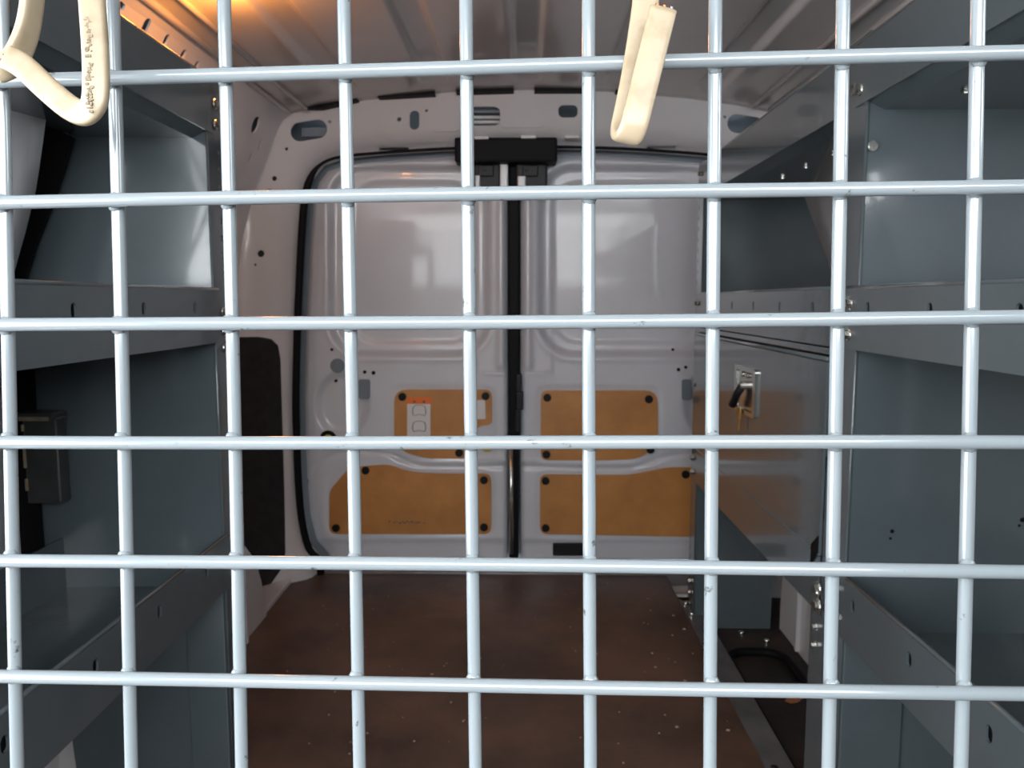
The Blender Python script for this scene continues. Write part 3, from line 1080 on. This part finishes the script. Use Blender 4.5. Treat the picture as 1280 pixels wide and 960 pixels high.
# crumbs on the floor
bm = bmesh.new()
for i in range(130):
    if i < 8:
        x, y = ((0.37, 1.83), (0.38, 1.75), (0.37, 1.32), (0.16, 1.62), (0.28, 1.56), (-0.19, 1.52), (0.28, 1.33), (0.33, 1.5))[i]
        r = 0.0042
    else:
        x, y = random.uniform(-0.52, 0.39), random.uniform(1.0, 2.05)
        r = random.uniform(0.0009, 0.0026)
    b2 = bmesh.new()
    bmesh.ops.create_icosphere(b2, subdivisions=1, radius=r)
    for v_ in b2.verts:
        v_.co *= random.uniform(0.7, 1.2)
        v_.co.z *= 0.6
    bmesh.ops.translate(b2, vec=(x, y, r * 0.4), verts=b2.verts)
    t = bpy.data.meshes.new('t')
    b2.to_mesh(t)
    b2.free()
    bm.from_mesh(t)
    bpy.data.meshes.remove(t)
cr = from_bm('floor_crumbs', bm, M_CRUMB)
tag(cr, 'pale crumbs and grit scattered over the brown floor', 'debris')
cr['kind'] = 'stuff'

# ------------------------------------------------------------------ wire screen
MR = np.array([[0.9980864, 0.0058587, 0.0615558], [-0.0029240, 0.9988594, -0.0476590], [-0.0617648, 0.0473878, 0.9969651]])
MT = np.array([-0.0180082, -0.0010052, 0.3249721])


def scr(a, b, c=0.0):
    """screen plane coordinates (right, up, towards the viewer) to the place"""
    q = MR @ np.array([a, -b, -c]) + MT
    return CAM + RT * float(q[0]) - UP * float(q[1]) + FW * float(q[2])


SP = 0.0508
RW = 0.00282
cols = [(-0.2013, -0.2049), (-0.1514, -0.1524), (-0.1024, -0.1026), (-0.0508, -0.0502), (0.0003, 0.0009), (0.0504, 0.0509), (0.1012, 0.1016), (0.1516, 0.1508), (0.2043, 0.2042)]
rws = [(0.1289, 0.1281), (0.0776, 0.0768), (0.025, 0.0252), (-0.0253, -0.0251), (-0.0774, -0.077), (-0.1296, -0.1275)]
CO = {i: c for i, c in enumerate(cols)}
for i in list(range(-9, 0)) + list(range(9, 18)):
    CO[i] = ((i - 4) * SP, (i - 4) * SP)
RO = {i: r for i, r in enumerate(rws)}
for i in list(range(-5, 0)) + list(range(6, 16)):
    RO[i] = ((2.5 - i) * SP * 1.011, (2.5 - i) * SP * 1.011)
xlo, xhi = min(c[0] for c in CO.values()) - 0.012, max(c[0] for c in CO.values()) + 0.012
zhi, zlo = max(r[0] for r in RO.values()) + 0.012, min(r[0] for r in RO.values()) - 0.012
base = scr(0, zlo)
screen = thing('wire_screen', 'pale grey welded wire grid partition in front of the cargo bay', 'partition', base)


def lin(pair, lo, hi, t):
    return pair[0] + (pair[1] - pair[0]) * (t - lo) / (hi - lo)


def col_x(i, b):
    return lin(CO[i], 0.127, -0.127, max(-0.2, min(0.2, b)))


def row_z(i, a):
    return lin(RO[i], -0.2, 0.2, max(-0.25, min(0.25, a)))


for i in sorted(CO):
    pts = [scr(col_x(i, b) + 0.0004 * math.sin(9 * b + i), b, 0) for b in np.linspace(zlo, zhi, 25)]
    tube('vertical_wire', pts, RW, M_WIRE, screen, 14)
weld_me = None
for i in sorted(RO):
    pts = [scr(a, row_z(i, a) + 0.0004 * math.sin(11 * a + 2 * i), RW * 1.72) for a in np.linspace(xlo, xhi, 29)]
    hw = tube('horizontal_wire', pts, RW * 1.04, M_WIRE, screen, 14)
    if -1 <= i <= 6:
        for j in range(-1, 10):
            c = scr(col_x(j, row_z(i, 0)), row_z(i, col_x(j, 0)), RW * 0.62)
            if weld_me is None:
                bm = bmesh.new()
                bmesh.ops.create_uvsphere(bm, u_segments=10, v_segments=6, radius=1.0)
                Q = np.array([list(scr(1, 0) - scr(0, 0)), list(scr(0, 1) - scr(0, 0)), list(scr(0, 0, 1) - scr(0, 0))])
                for v_ in bm.verts:
                    l = np.array([v_.co.x * 0.0037, v_.co.y * 0.0047, v_.co.z * 0.0028])
                    v_.co = Vector((l @ Q).tolist())
                weld_me = bpy.data.meshes.new('weld_bead')
                bm.to_mesh(weld_me)
                bm.free()
                weld_me.materials.append(M_WIRE)
                weld_me.polygons.foreach_set('use_smooth', [True] * len(weld_me.polygons))
            link('weld_bead', weld_me, hw, c)


# ------------------------------------------------------------------ cable offcuts hooked on the screen
def cable(name, label, px, n, w, t, parent_loc, side_dirs=None):
    """px: (u, v, distance) knots; flat section held square to the view"""
    root = thing(name, label, 'cable', parent_loc, 'offcuts of flat cable hooked over the wire screen')
    K = catmull([Vector(p) for p in px], n)
    P = [at_d(k.x, k.y, k.z) for k in K]
    D = []
    for i in range(len(P)):
        if side_dirs:
            k = i / n
            j = min(int(k), len(side_dirs) - 2)
            f = k - j
            a, b = side_dirs[j], side_dirs[j + 1]
            sx, sy = a[0] + (b[0] - a[0]) * f, a[1] + (b[1] - a[1]) * f
            sz = (a[2] if len(a) > 2 else 0) * (1 - f) + (b[2] if len(b) > 2 else 0) * f
            D.append(RT * sx - UP * sy + FW * sz)
        else:
            D.append(RT)
    V, F = tube_data(P, 0, 20, False, D, (w / 2, t / 2))
    sh = mesh('sheath', V, F, M_CABLE, root, True)
    return root, sh, P, D


# right hand piece: hangs down behind, folded up in front, cut end upwards
RC = [(812, -106, 0.3220), (811, -84, 0.3030), (808, -10, 0.3040), (802, 40, 0.3040), (793, 95, 0.3040), (784, 140, 0.3035), (780, 160, 0.3025),
      (781, 171, 0.2985), (786, 171, 0.2940), (792, 158, 0.2915), (797, 140, 0.291), (806, 104, 0.291), (817, 60, 0.291), (829, 12, 0.291)]
sd = [(1, 0.05, 0)] * 5 + [(1, 0.15, 0), (1, 0.2, -0.0), (1, 0.25, 0), (1, 0.25, 0), (1, 0.25, 0), (1, 0.24, 0), (1, 0.24, 0), (1, 0.24, 0), (1, 0.24, 0)]
c2, s2, P2, D2 = cable('electrical_cable', 'cream flat cable folded back with cut end up, hooked on the wire screen', RC, 8, 0.0105, 0.0046, scr(0.085, 0.16, 0.01), sd)
tdir = (P2[-1] - P2[-2]).normalized()
for k, mt in ((-0.0027, M_COPPER), (0.0, M_COPPER), (0.0027, M_CHROME)):
    b0 = P2[-1] + D2[-1].normalized() * k
    cyl('conductor', b0 - tdir * 0.002, b0 + tdir * 0.0016, 0.0009, mt, c2, 8)

# left hand piece: one loop, cut end pointing left, other leg passing behind it
LC = [(9, 72, 0.3045), (30, 84, 0.3045), (60, 112, 0.3045), (88, 135, 0.3045), (106, 141, 0.303), (117, 130, 0.3015), (120, 108, 0.3010), (119, 60, 0.301), (115, 0, 0.301),
      (112, -50, 0.305), (84, -86, 0.309), (52, -72, 0.310), (43, -30, 0.3105), (39, 12, 0.311), (33, 42, 0.3115), (22, 68, 0.312), (10, 82, 0.312), (-3, 88, 0.313)]
sdl = [(0.62, -0.75, 0), (0.62, -0.75, 0), (0.62, -0.75, 0), (0.5, -0.82, 0), (-0.1, -1, 0.0), (-0.75, -0.6, 0), (-1, -0.05, 0), (-1, 0, 0), (-1, 0.05, 0),
       (-1, 0.1, 0.2), (0, 1, 0.3), (0.4, 0.3, 0.85), (0.22, 0.05, 0.97), (0.15, 0.05, 0.98), (0.2, 0.1, 0.97), (0.3, 0.2, 0.9), (0.3, 0.3, 0.9), (0.2, 0.9, 0.3)]
c1, s1, P1, D1 = cable('electrical_cable', 'cream flat cable looped round the wire screen with worn print along it', LC, 8, 0.0100, 0.0046, scr(-0.17, 0.16, 0.01), sdl)
tdir = (P1[0] - P1[1]).normalized()
for k in (-0.0026, 0.0, 0.0026):
    b0 = P1[0] + D1[0].normalized() * k
    cyl('conductor', b0 - tdir * 0.002, b0 + tdir * 0.0018, 0.0009, M_COPPER, c1, 8)
# worn print: small ink flecks lying on the sheath
bm = bmesh.new()
rnd = random.Random(9)
for i in range(46):
    v = 22 + i * 2.6
    if rnd.random() < 0.18:
        continue
    for q in range(2):
        u = 109.5 + (v - 22) * 0.022 + rnd.uniform(-3.5, 3.5)
        c = at_d(u, v + rnd.uniform(-1, 1), 0.2984)
        hx, hy = rnd.uniform(0.0002, 0.0008), rnd.uniform(0.00018, 0.0005)
        vs = [bm.verts.new(c + RT * (sx * hx) + UP * (sy * hy)) for sx, sy in ((-1, -1), (1, -1), (1, 1), (-1, 1))]
        vs2 = [bm.verts.new(v_.co + FW * 0.0006) for v_ in vs]
        bm.faces.new(vs)
        bm.faces.new(vs2[::-1])
        for a in range(4):
            bm.faces.new((vs[a], vs2[a], vs2[(a + 1) % 4], vs[(a + 1) % 4]))
pr_ = from_bm('worn_print', bm, M_INK, c1)
pr_['kind'] = 'stuff'

# ------------------------------------------------------------------ interior roof lamp (just above the picture)
zl = roof_z(-0.47, 1.1)
lamp = thing('roof_lamp', 'small warm interior roof lamp on the left of the van roof', 'lamp', (-0.47, 1.17, zl - 0.03))
box('lamp_base', (-0.54, 1.13, zl - 0.012), (-0.40, 1.21, zl + 0.001), M_DARK, lamp, 0.004)
box('lamp_lens', (-0.53, 1.137, zl - 0.030), (-0.41, 1.203, zl - 0.012), M_LAMP, lamp, 0.006)
ld = bpy.data.lights.new('lamp_bulb', 'POINT')
ld.energy = 1.35
ld.color = (1.0, 0.34, 0.06)
ld.shadow_soft_size = 0.02
lo = bpy.data.objects.new('lamp_bulb', ld)
COL.objects.link(lo)
lo.location = (-0.46, 1.28, zl - 0.05)

# ------------------------------------------------------------------ cab behind the viewer: daylight comes through its glazing
for side, nm in ((-1, 'wall_cab_left'), (1, 'wall_cab_right')):
    x = -0.79 if side < 0 else 0.81
    if side < 0:      # opening sized to throw daylight on the right shelving
        win = [(-0.70, 0.42), (0.37, 0.42), (0.44, 0.82), (0.34, 1.19), (-0.32, 1.20), (-0.70, 0.86)]
    else:             # door closed, window kept small to darken the left shelving
        win = [(-0.20, 1.02), (0.15, 1.00), (0.28, 1.02), (0.26, 1.18), (-0.20, 1.19)]
    o = sheet(nm, [(-1.3, -0.06), (0.50, -0.06), (0.50, 1.34), (-0.5, 1.34), (-1.3, 0.80)], [win], 0, lambda a, b, t, x=x, side=side: (x + side * t, a, b), 0.03, M_CAB, None, False)
    struct(o, 'grey cab side with wide opening sized for the daylight' if side < 0 else 'grey cab side with door window')
struct(box('wall_cab_front', (-0.82, -1.33, -0.06), (0.84, -1.30, 0.88), M_CAB, None, 0), 'grey cab dashboard wall')
struct(box('ceiling_cab', (-0.82, -0.58, 1.315), (0.84, 0.40, 1.34), M_CAB, None, 0), 'grey cab roof lining')

# unseen cab seat right of the viewer, added to shade the left shelving
st_ = thing('added_shade_seat', 'unseen grey cab seat added right of the gangway to shade the left shelving', 'seat', (0.45, -0.15, -0.037))
box('seat_base', (0.28, -0.50, -0.037), (0.62, -0.08, 0.18), M_DARK, st_, 0.02)
box('seat_cushion', (0.22, -0.58, 0.18), (0.68, -0.02, 0.34), M_CAB, st_, 0.05)
bm = bmesh.new()
bm_box(bm, (0.22, -0.06, 0.30), (0.68, 0.07, 0.86), 0.05, 4)
for v_ in bm.verts:
    v_.co.x = 0.45 + (v_.co.x - 0.45) * (1 - 0.12 * max(0, (v_.co.z - 0.4) / 0.46))
    v_.co.y += 0.08 * (v_.co.z - 0.3)
from_bm('seat_back', bm, M_CAB, st_, True)
box('headrest', (0.34, 0.0, 0.90), (0.56, 0.09, 1.04), M_CAB, st_, 0.04)
for x in (0.40, 0.50):
    cyl('headrest_post', (x, 0.045, 0.84), (x, 0.045, 0.92), 0.007, M_CHROME, st_, 10)
